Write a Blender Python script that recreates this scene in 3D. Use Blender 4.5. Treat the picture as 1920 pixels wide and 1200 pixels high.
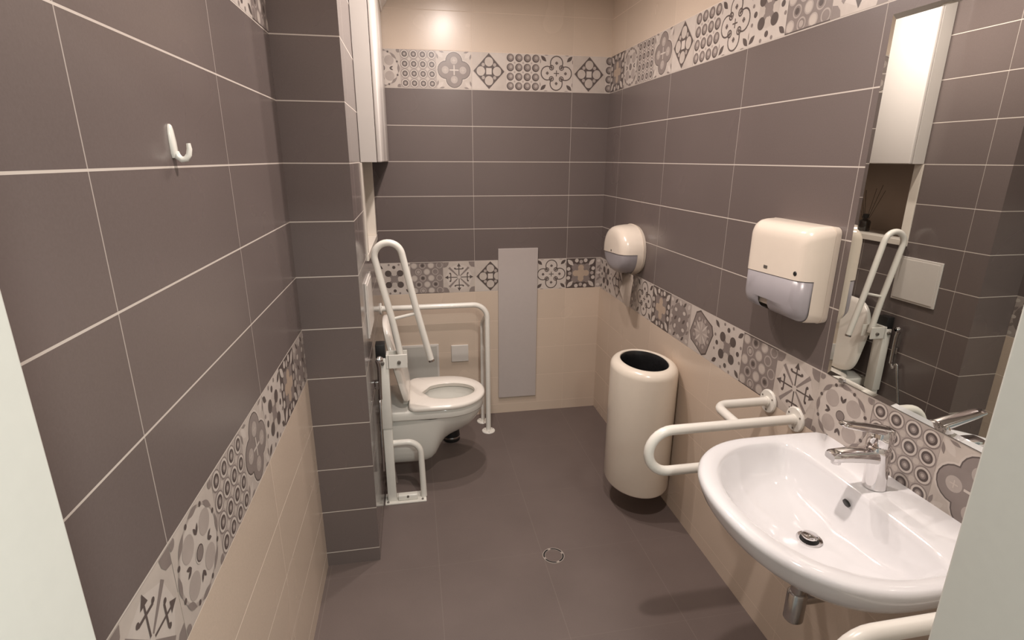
import bpy, bmesh, math, random
from mathutils import Vector, Matrix
random.seed(7)
PI = math.pi
for o in list(bpy.data.objects):
    bpy.data.objects.remove(o, do_unlink=True)
SC = bpy.context.scene
COL = SC.collection

# ------------------------------------------------------------------ camera
def make_camera():
    yaw, pitch, roll = -0.18099, -0.2901, 0.00453
    cy, sy, cp, sp = math.cos(yaw), math.sin(yaw), math.cos(pitch), math.sin(pitch)
    f = Vector((-sy*cp, cy*cp, sp)); r = Vector((cy, sy, 0)); u = r.cross(f)
    r2 = math.cos(roll)*r + math.sin(roll)*u
    u2 = -math.sin(roll)*r + math.cos(roll)*u
    cam = bpy.data.cameras.new('camera'); co = bpy.data.objects.new('camera', cam); COL.objects.link(co)
    m = Matrix((r2, u2, -f)).transposed().to_4x4()
    m.translation = Vector((-1.2057, -3.35166, 1.68283))
    co.matrix_world = m
    cam.sensor_width = 36; cam.sensor_fit = 'HORIZONTAL'; cam.lens = 1011.0*36/1920
    cam.clip_start = 0.02
    SC.camera = co
make_camera()

# ------------------------------------------------------------------ world, lights, exposure
W = bpy.data.worlds.new('world'); SC.world = W; W.use_nodes = True
W.node_tree.nodes['Background'].inputs[0].default_value = (0.80, 0.84, 0.80, 1)
W.node_tree.nodes['Background'].inputs[1].default_value = 0.35
SC.view_settings.view_transform = 'Standard'
SC.view_settings.look = 'None'
SC.view_settings.exposure = 0.10
SC.view_settings.gamma = 1.0
SC.view_settings.use_curve_mapping = False
CEIL = 2.62
LIGHTS = [(-0.93, -0.84, 10.0, 'ceiling downlight nearest the back wall'),
          (-0.95, -1.18, 12.0, 'ceiling downlight in the middle of the room'),
          (-0.79, -2.33, 18.5, 'ceiling downlight nearest the doorway')]
LIGHT_COL = (1.0, 0.88, 0.81)
SPREAD = 178

# ------------------------------------------------------------------ helpers
def tag(o, label=None, cat=None, group=None, kind=None):
    if label: o['label'] = label
    if cat: o['category'] = cat
    if group: o['group'] = group
    if kind: o['kind'] = kind
    return o
def empty(name, loc, label, cat, group=None):
    o = bpy.data.objects.new(name, None); COL.objects.link(o); o.location = loc
    o.empty_display_size = 0.05
    bpy.context.view_layer.update()
    return tag(o, label, cat, group)
def obj(name, bm, mat, parent=None, smooth=None):
    """link a bmesh (world coordinates) as one mesh object; smooth = auto-smooth angle in degrees"""
    me = bpy.data.meshes.new(name)
    loc = Vector((0, 0, 0))
    if parent is not None:
        loc = parent.location.copy()
        p = parent.parent
        while p is not None: loc += p.location; p = p.parent
    bmesh.ops.translate(bm, verts=bm.verts, vec=-loc)
    if smooth is not None:
        bm.normal_update()
        a = math.radians(smooth)
        for f in bm.faces: f.smooth = True
        for e in bm.edges:
            if len(e.link_faces) == 2:
                e.smooth = e.calc_face_angle(0) < a
    bm.to_mesh(me); bm.free()
    mats = mat if isinstance(mat, (list, tuple)) else [mat]
    for m in mats: me.materials.append(m)
    o = bpy.data.objects.new(name, me); COL.objects.link(o)
    if parent is not None: o.parent = parent
    return o
def new(): return bmesh.new()
def box(bm, a, b, bevel=0, seg=2, mi=0):
    a = Vector(a); b = Vector(b)
    r = bmesh.ops.create_cube(bm, size=1)
    vs = r['verts']
    for v in vs:
        v.co = Vector(((a[i]+b[i])/2 + v.co[i]*(b[i]-a[i]) for i in range(3)))
    fs = {f for v in vs for f in v.link_faces}
    for f in fs: f.material_index = mi
    if bevel:
        es = list({e for v in vs for e in v.link_edges})
        bmesh.ops.bevel(bm, geom=es, offset=bevel, segments=seg, profile=0.5, affect='EDGES')
    return bm
def loft(bm, rings, cap0=True, cap1=True, closed=True, mi=0):
    """rings: list of equal-length lists of points"""
    vv = [[bm.verts.new(p) for p in r] for r in rings]
    n = len(rings[0])
    for i in range(len(rings)-1):
        for j in range(n if closed else n-1):
            k = (j+1) % n
            try:
                f = bm.faces.new((vv[i][j], vv[i][k], vv[i+1][k], vv[i+1][j])); f.material_index = mi
            except ValueError: pass
    if cap0: f = bm.faces.new(list(reversed(vv[0]))); f.material_index = mi
    if cap1: f = bm.faces.new(vv[-1]); f.material_index = mi
    return vv
def fix(bm):
    bmesh.ops.recalc_face_normals(bm, faces=bm.faces)
    return bm
def fillet_path(pts, rad, seg=8):
    """polyline with rounded corners; rad = number or list per inner corner"""
    P = [Vector(p) for p in pts]
    out = [P[0]]
    for i in range(1, len(P)-1):
        r = rad[i-1] if isinstance(rad, (list, tuple)) else rad
        a = (P[i-1]-P[i]); b = (P[i+1]-P[i]); la, lb = a.length, b.length; a.normalize(); b.normalize()
        ang = a.angle(b)
        if r <= 0 or ang > PI-0.02: out.append(P[i]); continue
        t = min(r/math.tan(ang/2), la*0.499, lb*0.499); rr = t*math.tan(ang/2)
        c = P[i] + (a+b).normalized()*(rr/math.sin(ang/2))
        s = P[i]+a*t; e = P[i]+b*t
        v0 = s-c; v1 = e-c; w = v0.angle(v1)
        for k in range(seg+1):
            q = k/seg
            out.append(c + (v0*math.sin((1-q)*w)+v1*math.sin(q*w))/math.sin(w))
    out.append(P[-1])
    return out
def tube(bm, path, r, n=14, caps=True, mi=0):
    P = [Vector(p) for p in path]
    Q = [P[0]]
    for p in P[1:]:
        if (p-Q[-1]).length > 1e-5: Q.append(p)
    P = Q
    T = []
    for i in range(len(P)):
        a = P[min(i+1, len(P)-1)] - P[max(i-1, 0)]
        T.append(a.normalized())
    up = Vector((0, 0, 1)) if abs(T[0].z) < 0.9 else Vector((1, 0, 0))
    nrm = T[0].cross(up).normalized()
    rings = []
    for i in range(len(P)):
        nrm = (nrm - T[i]*nrm.dot(T[i])).normalized()
        bn = T[i].cross(nrm)
        rr = r[i] if isinstance(r, (list, tuple)) else r
        rings.append([P[i] + nrm*math.cos(2*PI*k/n)*rr + bn*math.sin(2*PI*k/n)*rr for k in range(n)])
    loft(bm, rings, caps, caps, mi=mi)
    return bm
def lathe(bm, prof, c=(0, 0, 0), axis='z', n=40, mi=0):
    """prof: list of (radius, height) along axis; radius 0 closes"""
    c = Vector(c); rings = []
    def P(r, h, a):
        x, y = r*math.cos(a), r*math.sin(a)
        if axis == 'z': return c+Vector((x, y, h))
        if axis == 'x': return c+Vector((h, x, y))
        return c+Vector((x, h, y))
    prev = None
    for r, h in prof:
        if r <= 1e-6: cur = [bm.verts.new(P(0, h, 0))]
        else: cur = [bm.verts.new(P(r, h, 2*PI*k/n)) for k in range(n)]
        if prev is not None:
            for k in range(n):
                k2 = (k+1) % n
                if len(prev) == 1 and len(cur) > 1: f = bm.faces.new((prev[0], cur[k], cur[k2]))
                elif len(cur) == 1 and len(prev) > 1: f = bm.faces.new((prev[k], cur[0], prev[k2]))
                elif len(cur) > 1: f = bm.faces.new((prev[k], cur[k], cur[k2], prev[k2]))
                else: continue
                f.material_index = mi
        prev = cur
    return bm
def superellipse(cx, cy, a, b, n, z, N=64, a2=None):
    """a towards +x, a2 towards -x"""
    out = []
    for k in range(N):
        t = 2*PI*k/N
        ct, st = math.cos(t), math.sin(t)
        aa = a if ct >= 0 else (a2 if a2 is not None else a)
        out.append(Vector((cx + aa*math.copysign(abs(ct)**(2/n), ct), cy + b*math.copysign(abs(st)**(2/n), st), z)))
    return out

# ------------------------------------------------------------------ materials
def nodes_of(name):
    m = bpy.data.materials.new(name); m.use_nodes = True
    nt = m.node_tree
    return m, nt, nt.nodes['Principled BSDF']
def mat(name, col, rough=0.5, metal=0.0, spec=0.5, noise=0.0, nscale=40, bump=0.0, coat=0.0, trans=0.0, alpha=1.0):
    m, nt, b = nodes_of(name)
    b.inputs['Roughness'].default_value = rough
    b.inputs['Metallic'].default_value = metal
    b.inputs['Specular IOR Level'].default_value = spec
    b.inputs['Coat Weight'].default_value = coat
    b.inputs['Transmission Weight'].default_value = trans
    b.inputs['Alpha'].default_value = alpha
    no = nt.nodes.new('ShaderNodeTexNoise'); no.inputs['Scale'].default_value = nscale; no.inputs['Detail'].default_value = 3
    tc = nt.nodes.new('ShaderNodeNewGeometry'); nt.links.new(tc.outputs['Position'], no.inputs['Vector'])
    mx = nt.nodes.new('ShaderNodeMix'); mx.data_type = 'RGBA'; mx.blend_type = 'MIX'
    lo = tuple(c*(1-noise) for c in col)+(1,); hi = tuple(min(1, c*(1+noise)) for c in col)+(1,)
    mx.inputs['A'].default_value = lo; mx.inputs['B'].default_value = hi
    nt.links.new(no.outputs['Fac'], mx.inputs['Factor']); nt.links.new(mx.outputs['Result'], b.inputs['Base Color'])
    if bump:
        bp = nt.nodes.new('ShaderNodeBump'); bp.inputs['Strength'].default_value = bump; bp.inputs['Distance'].default_value = 0.002
        nt.links.new(no.outputs['Fac'], bp.inputs['Height']); nt.links.new(bp.outputs['Normal'], b.inputs['Normal'])
    return m
M = {}
DARK = (0.148, 0.119, 0.112)
BEIGE = (0.61, 0.50, 0.405)
GROUT = (0.56, 0.50, 0.45)
M['white_paint'] = mat('white_powder_paint', (0.80, 0.77, 0.71), 0.28, coat=0.3, noise=0.02)
M['ceramic'] = mat('white_ceramic', (0.79, 0.785, 0.80), 0.07, coat=0.5, noise=0.01)
M['toilet_ceramic'] = mat('toilet_ceramic', (0.76, 0.74, 0.69), 0.10, coat=0.4, noise=0.01)
M['seat'] = mat('seat_plastic', (0.80, 0.75, 0.69), 0.18, noise=0.01)
M['cream_metal'] = mat('cream_enamel', (0.83, 0.755, 0.65), 0.22, coat=0.3, noise=0.02)
M['plastic'] = mat('cream_plastic', (0.80, 0.71, 0.61), 0.22, noise=0.02)
M['smoke'] = mat('smoke_grey_plastic', (0.33, 0.31, 0.33), 0.30, noise=0.05, nscale=18)
M['chrome'] = mat('chrome', (0.80, 0.78, 0.78), 0.07, metal=1.0)
M['dull_chrome'] = mat('dull_chrome', (0.50, 0.48, 0.47), 0.22, metal=1.0)
M['black'] = mat('black_rubber', (0.015, 0.014, 0.014), 0.45)
M['liner'] = mat('black_bin_liner', (0.02, 0.02, 0.021), 0.25, noise=0.3, nscale=30, bump=0.6)
M['panel'] = mat('pale_grey_panel', (0.47, 0.42, 0.40), 0.38, noise=0.03)
M['plate'] = mat('white_plate', (0.66, 0.62, 0.58), 0.3, noise=0.02)
M['hatch'] = mat('access_hatch_grey', (0.52, 0.50, 0.46), 0.32, noise=0.02)
M['frame'] = mat('door_frame_paint', (0.72, 0.73, 0.68), 0.42, noise=0.03, nscale=60)
M['cabinet_shaded'] = mat('cabinet_white_shaded', (0.60, 0.565, 0.53), 0.3, noise=0.01)  # same cabinet paint, darkened to put the shade of the side faces into colour
M['drain'] = mat('drain_metal', (0.50, 0.44, 0.40), 0.35, metal=0.4)
M['cabinet'] = mat('cabinet_white', (0.72, 0.68, 0.645), 0.25, noise=0.01)
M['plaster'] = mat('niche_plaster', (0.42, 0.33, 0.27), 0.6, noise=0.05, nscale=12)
M['trim'] = mat('niche_trim_white', (0.78, 0.72, 0.64), 0.3, noise=0.02)
M['ceiling'] = mat('ceiling_paint', (0.66, 0.64, 0.61), 0.8, noise=0.02)
M['paper'] = mat('tissue_paper', (0.55, 0.47, 0.40), 0.8, noise=0.05)
M['glassdark'] = mat('dark_glass_bottle', (0.03, 0.022, 0.018), 0.08, coat=0.5)
M['reed'] = mat('reed_sticks', (0.05, 0.035, 0.028), 0.6)
M['screw'] = mat('screw_grey', (0.22, 0.20, 0.18), 0.35, metal=0.6)
M['water'] = mat('bowl_water', (0.55, 0.54, 0.50), 0.03)
M['wallpaint'] = mat('hallway_paint', (0.60, 0.60, 0.56), 0.7, noise=0.03)

def mirror_mat():
    m, nt, b = nodes_of('mirror_silver')
    b.inputs['Base Color'].default_value = (0.74, 0.75, 0.72, 1)
    b.inputs['Metallic'].default_value = 1.0; b.inputs['Roughness'].default_value = 0.004
    no = nt.nodes.new('ShaderNodeTexNoise'); no.inputs['Scale'].default_value = 3
    mr = nt.nodes.new('ShaderNodeMapRange'); mr.inputs['To Min'].default_value = 0.0; mr.inputs['To Max'].default_value = 0.012
    nt.links.new(no.outputs['Fac'], mr.inputs['Value']); nt.links.new(mr.outputs['Result'], b.inputs['Roughness'])
    return m
M['mirror'] = mirror_mat()

def tile_mat(name, axis, off, zones='full', gw=0.0026, gh=0.0038, rough=0.27, dark=DARK, bgrout=(0.68, 0.56, 0.46)):
    """20 cm high, 60 cm long wall tiles; the joints run through coordinate -(off) - 0.6 k along axis."""
    m, nt, b = nodes_of(name)
    N, L = nt.nodes, nt.links
    def mth(op, a, bb=None, c=None):
        n = N.new('ShaderNodeMath'); n.operation = op
        for i, v in enumerate((a, bb, c)):
            if v is None: continue
            if isinstance(v, (int, float)): n.inputs[i].default_value = v
            else: L.new(v, n.inputs[i])
        return n.outputs[0]
    geo = N.new('ShaderNodeNewGeometry'); sep = N.new('ShaderNodeSeparateXYZ'); L.new(geo.outputs['Position'], sep.inputs[0])
    s = sep.outputs['X' if axis == 'x' else 'Y']; z = sep.outputs['Z']
    us = mth('DIVIDE', mth('ADD', s, off+60.0), 0.6)
    vz = mth('DIVIDE', mth('ADD', z, -0.066+20.0), 0.2)
    fu = mth('FRACT', us); fv = mth('FRACT', vz)
    du = mth('MULTIPLY', mth('MINIMUM', fu, mth('SUBTRACT', 1.0, fu)), 0.6)
    dv = mth('MULTIPLY', mth('MINIMUM', fv, mth('SUBTRACT', 1.0, fv)), 0.2)
    mu = mth('LESS_THAN', du, gw/2); mv = mth('LESS_THAN', dv, gh/2)
    if axis is None or zones == 'pillar': mu = mth('MULTIPLY', mu, 0.0)
    # cell colour variation
    cb = N.new('ShaderNodeCombineXYZ'); L.new(mth('FLOOR', us), cb.inputs[0]); L.new(mth('FLOOR', vz), cb.inputs[1])
    wn = N.new('ShaderNodeTexWhiteNoise'); wn.noise_dimensions = '2D'; L.new(cb.outputs[0], wn.inputs['Vector'])
    no = N.new('ShaderNodeTexNoise'); no.inputs['Scale'].default_value = 3; no.inputs['Detail'].default_value = 2; no.inputs['Roughness'].default_value = 0.4; L.new(geo.outputs['Position'], no.inputs['Vector'])
    fine = N.new('ShaderNodeTexNoise'); fine.inputs['Scale'].default_value = 260; fine.inputs['Detail'].default_value = 2; L.new(geo.outputs['Position'], fine.inputs['Vector'])
    var = mth('ADD', mth('ADD', mth('MULTIPLY', wn.outputs['Value'], 0.05), mth('MULTIPLY', no.outputs['Fac'], 0.14)), mth('MULTIPLY', fine.outputs['Fac'], 0.16))
    var = mth('ADD', var, 0.825)
    def mix(f, a, c):
        n = N.new('ShaderNodeMix'); n.data_type = 'RGBA'
        for sock, v in (('Factor', f), ('A', a), ('B', c)):
            if isinstance(v, (int, float)): n.inputs[sock].default_value = v
            elif isinstance(v, tuple): n.inputs[sock].default_value = v+(1,)
            else: L.new(v, n.inputs[sock])
        return n.outputs['Result']
    if zones == 'full':
        low = mth('LESS_THAN', z, 0.967); high = mth('GREATER_THAN', z, 2.167)
        beige = mth('MAXIMUM', low, high)
        base = mix(beige, dark, BEIGE)
        gcol = mix(beige, GROUT, bgrout)
        thin = mth('SUBTRACT', 1.0, mth('MULTIPLY', beige, 0.30))
        mu = mth('LESS_THAN', du, mth('MULTIPLY', thin, gw/2)); mv = mth('LESS_THAN', dv, mth('MULTIPLY', thin, gh/2))
    else:
        base = mix(0.0, dark, dark); gcol = mix(0.0, GROUT, GROUT)
    hsv = N.new('ShaderNodeHueSaturation'); L.new(base, hsv.inputs['Color']); L.new(var, hsv.inputs['Value'])
    mk = mth('MAXIMUM', mu, mv)
    mk2 = mth('MAXIMUM', mth('MULTIPLY', mu, 0.55), mv)
    L.new(mix(mk2, hsv.outputs['Color'], gcol), b.inputs['Base Color'])
    ro = mth('ADD', mth('MULTIPLY', mk, 0.4), mth('ADD', rough-0.015, mth('MULTIPLY', no.outputs['Fac'], 0.03)))
    L.new(ro, b.inputs['Roughness'])
    h = mth('ADD', mth('MULTIPLY', mk, -1.0), mth('MULTIPLY', fine.outputs['Fac'], 0.10))
    bp = N.new('ShaderNodeBump'); bp.inputs['Strength'].default_value = 0.35; bp.inputs['Distance'].default_value = 0.0012
    L.new(h, bp.inputs['Height']); L.new(bp.outputs['Normal'], b.inputs['Normal'])
    return m
JB, JR, JL = 0.234, 0.2146, 1.908
M['tile_back'] = tile_mat('wall_tiles_back', 'x', JB)
M['tile_right'] = tile_mat('wall_tiles_right', 'y', JR)
M['tile_left'] = tile_mat('wall_tiles_left', 'y', JL, bgrout=(0.82, 0.72, 0.62))
M['tile_side'] = tile_mat('wall_tiles_recess', 'y', 1.20-0.6, zones='dark', rough=0.17)
M['tile_pillar'] = tile_mat('wall_tiles_pillar', 'x', 0.0, zones='pillar')

def floor_mat():
    m, nt, b = nodes_of('floor_tiles'); N, L = nt.nodes, nt.links
    def mth(op, a, bb=None):
        n = N.new('ShaderNodeMath'); n.operation = op
        for i, v in enumerate((a, bb)):
            if v is None: continue
            if isinstance(v, (int, float)): n.inputs[i].default_value = v
            else: L.new(v, n.inputs[i])
        return n.outputs[0]
    geo = N.new('ShaderNodeNewGeometry'); sep = N.new('ShaderNodeSeparateXYZ'); L.new(geo.outputs['Position'], sep.inputs[0])
    def d(s, off):
        f = mth('FRACT', mth('DIVIDE', mth('ADD', s, off+45.0), 0.455)); return mth('MULTIPLY', mth('MINIMUM', f, mth('SUBTRACT', 1.0, f)), 0.455)
    offx = 0.253 - 45.0 + 0.455*98.901098; offx = 0.253 + 0.455*99 - 45.0
    offy = 1.400 + 0.455*99 - 45.0
    mk = mth('MAXIMUM', mth('LESS_THAN', d(sep.outputs['X'], offx), 0.0011), mth('MULTIPLY', mth('LESS_THAN', d(sep.outputs['Y'], offy), 0.0011), 0.5))
    no = N.new('ShaderNodeTexNoise'); no.inputs['Scale'].default_value = 4; no.inputs['Detail'].default_value = 6; L.new(geo.outputs['Position'], no.inputs['Vector'])
    fine = N.new('ShaderNodeTexNoise'); fine.inputs['Scale'].default_value = 300; L.new(geo.outputs['Position'], fine.inputs['Vector'])
    v = mth('ADD', mth('ADD', mth('MULTIPLY', no.outputs['Fac'], 0.30), mth('MULTIPLY', fine.outputs['Fac'], 0.2)), 0.74)
    hs = N.new('ShaderNodeHueSaturation'); hs.inputs['Color'].default_value = (0.146, 0.114, 0.104, 1); L.new(v, hs.inputs['Value'])
    mx = N.new('ShaderNodeMix'); mx.data_type = 'RGBA'; L.new(mth('MULTIPLY', mk, 0.55), mx.inputs['Factor']); L.new(hs.outputs['Color'], mx.inputs['A']); mx.inputs['B'].default_value = (0.22, 0.18, 0.16, 1)
    L.new(mx.outputs['Result'], b.inputs['Base Color'])
    b.inputs['Roughness'].default_value = 0.5
    b.inputs['Specular IOR Level'].default_value = 0.35
    bp = N.new('ShaderNodeBump'); bp.inputs['Strength'].default_value = 0.25; bp.inputs['Distance'].default_value = 0.001
    L.new(fine.outputs['Fac'], bp.inputs['Height']); L.new(bp.outputs['Normal'], b.inputs['Normal'])
    return m
M['floor'] = floor_mat()

# band (patterned border) inks
BAND = [mat('band_cream', (0.50, 0.44, 0.395), 0.30, noise=0.16, nscale=22),
        mat('band_pale', (0.56, 0.50, 0.455), 0.30, noise=0.08, nscale=30),
        mat('band_light_grey', (0.40, 0.345, 0.315), 0.30, noise=0.12, nscale=26),
        mat('band_grey', (0.235, 0.195, 0.18), 0.30, noise=0.14, nscale=24),
        mat('band_dark', (0.098, 0.076, 0.070), 0.30, noise=0.2, nscale=30),
        mat('band_sand', (0.45, 0.35, 0.27), 0.30, noise=0.1, nscale=24)]
CREAM, PALE, LGREY, GREY, DK, SAND = range(6)

# ------------------------------------------------------------------ border motifs: lists of (ink, polygon) on a -1..1 tile
def circ(x, y, r, ink, ry=None, n=20, rot=0):
    ry = ry or r
    c, s = math.cos(rot), math.sin(rot)
    return (ink, [(x+r*math.cos(2*PI*k/n)*c-ry*math.sin(2*PI*k/n)*s, y+r*math.cos(2*PI*k/n)*s+ry*math.sin(2*PI*k/n)*c) for k in range(n)])
def ring(x, y, r, w, ink, n=20, a0=0, a1=2*PI):
    out = []
    for k in range(n):
        t0 = a0+(a1-a0)*k/n; t1 = a0+(a1-a0)*(k+1)/n
        out.append((ink, [(x+(r-w)*math.cos(t0), y+(r-w)*math.sin(t0)), (x+r*math.cos(t0), y+r*math.sin(t0)), (x+r*math.cos(t1), y+r*math.sin(t1)), (x+(r-w)*math.cos(t1), y+(r-w)*math.sin(t1))]))
    return out
def seg(x0, y0, x1, y1, w, ink, w2=None):
    w2 = w if w2 is None else w2
    d = math.hypot(x1-x0, y1-y0); nx, ny = -(y1-y0)/d, (x1-x0)/d
    return (ink, [(x0+nx*w/2, y0+ny*w/2), (x0-nx*w/2, y0-ny*w/2), (x1-nx*w2/2, y1-ny*w2/2), (x1+nx*w2/2, y1+ny*w2/2)])
def leaf(x0, y0, x1, y1, w, ink, n=8):
    d = math.hypot(x1-x0, y1-y0); tx, ty = (x1-x0)/d, (y1-y0)/d; nx, ny = -ty, tx
    a = [(x0+tx*d*k/n+nx*w*math.sin(PI*k/n), y0+ty*d*k/n+ny*w*math.sin(PI*k/n)) for k in range(n+1)]
    b = [(x0+tx*d*k/n-nx*w*math.sin(PI*k/n), y0+ty*d*k/n-ny*w*math.sin(PI*k/n)) for k in range(n-1, 0, -1)]
    return (ink, a+b)
S4 = ((1, 1), (1, -1), (-1, 1), (-1, -1)); D4 = ((1, 0), (0, 1), (-1, 0), (0, -1))
def m_diamond():
    L = [[(PALE, [(-1, -1), (0, -1), (-1, 0)]), (PALE, [(1, 1), (0, 1), (1, 0)])]]
    L.append([(DK, [(.9, 0), (0, .95), (-.9, 0), (0, -.95)])])
    c = [circ(.47*x, .50*y, .245, CREAM, .25) for x, y in D4] + [(PALE, [(-.16, -.17), (.16, -.17), (.16, .17), (-.16, .17)])]
    c += [circ(.33*x, .34*y, .095, LGREY) for x, y in S4]
    L.append(c); return CREAM, L
def m_dots():
    L1, L2, L3 = [], [], []
    for i in range(4):
        for j in range(4):
            x, y = -.75+.5*i, -.75+.5*j
            L1.append(circ(x, y, .215, DK)); L2.append(circ(x+.02, y+.02, .17, GREY)); L3.append(circ(x+.03, y+.03, .09, LGREY))
    for i in range(3):
        for j in range(3): L1.append(circ(-.5+.5*i, -.5+.5*j, .055, LGREY))
    return PALE, [L1, L2, L3]
def m_curl():
    L1, L2, L3, L4 = [], [], [], []
    for x, y in D4:
        L1.append(circ(.55*x, .55*y, .40, DK)); L2.append(circ(.55*x, .55*y, .34, PALE))
        L3.append(circ(.55*x, .55*y, .085, GREY))
        L4 += [seg(.55*x-.09, .55*y, .55*x+.09, .55*y, .035, DK), seg(.55*x, .55*y-.09, .55*x, .55*y+.09, .035, DK)]
    L2b = [circ(0, 0, .36, PALE)]
    for x, y in S4:
        L3 += ring(.30*x, .30*y, .15, .055, DK, 14)
        L1.append(leaf(.62*x, .62*y, .95*x, .93*y, .10, DK)); 
        L1.append(leaf(.97*x, .5*y, .97*x, .75*y, .03, GREY)); L1.append(leaf(.5*x, .97*y, .75*x, .97*y, .03, GREY))
    L4 += [seg(-.16, 0, .16, 0, .05, DK), seg(0, -.16, 0, .16, .05, DK)]
    return PALE, [L1, L2, L2b, L3, L4]
def m_quat():
    L0, L1, L2, L3, L4 = [], [], [], [], []
    for x, y in D4:
        L0.append(circ(.46*x, .46*y, .53, PALE)); L1.append(circ(.46*x, .46*y, .48, DK)); L2.append(circ(.46*x, .46*y, .445, GREY)); L3.append(circ(.50*x, .50*y, .2, LGREY))
        L4 += [seg(.5*x-.10, .5*y, .5*x+.10, .5*y, .03, CREAM), seg(.5*x, .5*y-.10, .5*x, .5*y+.10, .03, CREAM)]
    L2.append(circ(0, 0, .45, GREY))
    L4 += [seg(-.26, 0, .26, 0, .065, PALE), seg(0, -.26, 0, .26, .065, PALE)]
    B = []
    for x, y in S4:
        B += [leaf(.62*x, .62*y, .95*x, .95*y, .11, PALE), leaf(.9*x, .55*y, .98*x, .85*y, .05, GREY), leaf(.55*x, .9*y, .85*x, .98*y, .05, GREY)]
    return CREAM, [B+L0, L1, L2, L3, L4]
def m_rings():
    L1, L2, L3, L4, L5 = [], [], [], [], []
    for i in range(4):
        for j in range(4):
            x, y = -.75+.5*i, -.75+.5*j
            L1.append(circ(x, y, .245, GREY)); L2.append(circ(x, y, .210, PALE)); L3.append(circ(x, y, .155, DK)); L4.append(circ(x, y, .095, GREY, n=12)); L4.append(circ(x, y, .05, LGREY, n=10))
    for i in range(3):
        for j in range(3): L1.append(circ(-.5+.5*i, -.5+.5*j, .09, CREAM, n=8))
    return LGREY, [L1, L2, L3, L4]
def m_med():
    L1, L2, L3, L4 = [], [], [], []
    L1 += ring(0, 0, .93, .05, LGREY, 32)
    for k in range(8):
        a = k*PI/4+PI/8
        L2.append(circ(.90*math.cos(a), .90*math.sin(a), .055, DK, n=12))
        a0 = k*PI/4
        L2.append(leaf(.93*math.cos(a0-.25), .93*math.sin(a0-.25), .93*math.cos(a0+.25), .93*math.sin(a0+.25), .07, GREY))
    for x, y in S4: L1.append(circ(.40*x, .40*y, .26, LGREY)); L1.append(circ(.92*x, .92*y, .12, GREY))
    for x, y in D4:
        L2 += [leaf(.40*x, .40*y, .60*x+.10*y, .60*y+.10*x, .045, DK), leaf(.40*x, .40*y, .60*x-.10*y, .60*y-.10*x, .045, DK)]
    L3.append(circ(0, 0, .20, PALE)); L4.append(circ(0, 0, .165, DK)); 
    return CREAM, [[circ(0, 0, .86, PALE, n=32)], L1, L2, L3, L4, [circ(0, 0, .14, GREY)]]
def m_flower():
    L1, L2 = [], []
    L1.append(circ(0, 0, .22, GREY)); 
    for x, y in S4:
        L1.append(seg(0, 0, .35*x, .35*y, .18, GREY)); L2.append(circ(.36*x, .36*y, .20, DK))
        L2.append(leaf(.66*x, .66*y, .97*x, .90*y, .09, DK))
    for x, y in D4:
        L1.append(circ(.74*x, .74*y, .10, DK)); L1.append(circ(.90*x+.30*y, .90*y+.30*x, .065, GREY)); L1.append(circ(.90*x-.30*y, .90*y-.30*x, .065, GREY))
    return PALE, [[circ(0, 0, .56, CREAM)], L1, L2]
def m_hex():
    L1, L2, L3 = [], [], []
    for i in range(4):
        for j in range(5):
            x = -.78+.52*i + (.0 if j % 2 == 0 else .26); y = -.80+.40*j
            if x > .95: continue
            L1.append(circ(x, y, .20, LGREY)); L2.append(circ(x, y, .155, GREY if (i+j) % 2 else CREAM, n=14))
            if (i+j) % 2: L3.append(circ(x, y, .10, LGREY if j % 3 == 0 else DK, n=12))
    L1 += [seg(-1, .97, 1, .97, .05, DK), seg(-1, -.97, 1, -.97, .05, DK)]
    return GREY, [L1, L2, L3[:6]]
def m_star():
    L1, L2 = [], []
    for x, y in S4:
        L1.append((GREY, [(1*x, 1*y), (.62*x, 1*y), (.66*x, .80*y), (.78*x, .66*y), (1*x, .62*y)]))
        L1.append(seg(.08*x, .08*y, .62*x, .62*y, .06, GREY, .14))
    for x, y in D4:
        L2.append(seg(.08*x, .08*y, .84*x, .84*y, .05, DK))
        L2.append((DK, [(.90*x, .90*y), (.68*x+.12*y, .68*y+.12*x), (.68*x-.12*y, .68*y-.12*x)]))
        L2.append(seg(.52*x+.24*y, .52*y+.24*x, .52*x-.24*y, .52*y-.24*x, .06, DK))
        L2 += [circ(.56*x+.25*y, .56*y+.25*x, .055, DK, n=8), circ(.56*x-.25*y, .56*y-.25*x, .055, DK, n=8)]
    return CREAM, [[circ(0, 0, .86, PALE, n=8)], L1, L2, [circ(0, 0, .10, PALE)]]
def m_cross():
    L1, L2, L3 = [], [], []
    L1.append(circ(0, 0, .62, GREY, n=24))
    for x, y in S4: L1.append(circ(.42*x, .42*y, .22, GREY)); L2.append(leaf(.52*x, .52*y, .92*x, .92*y, .13, PALE))
    for x, y in D4:
        L2 += [circ(.84*x+.30*y, .84*y+.30*x, .125, PALE), circ(.84*x-.30*y, .84*y-.30*x, .125, PALE), circ(.76*x, .76*y, .12, LGREY)]
        L2.append(circ(.36*x, .36*y, .20, SAND))
    L2.append(circ(0, 0, .30, SAND))
    return DK, [L1, L2]
def m_octa():
    p = []
    for k in range(16):
        a = 2*PI*k/16+PI/16; r = .96 if (k//2) % 2 == 0 else .80
        p.append((r*math.cos(a)*1.02, r*math.sin(a)*1.02))
    q = [(x*.93, y*.93) for x, y in p]
    L3 = []
    for k in range(8):
        a = k*PI/4; L3.append(leaf(.10*math.cos(a), .10*math.sin(a), .66*math.cos(a), .66*math.sin(a), .05, PALE if k % 2 else CREAM))
        a += PI/8; L3.append(circ(.62*math.cos(a), .62*math.sin(a), .09, LGREY, n=10))
    return PALE, [[(DK, p)], [(GREY, q)], [circ(0, 0, .5, LGREY)], L3]
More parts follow.
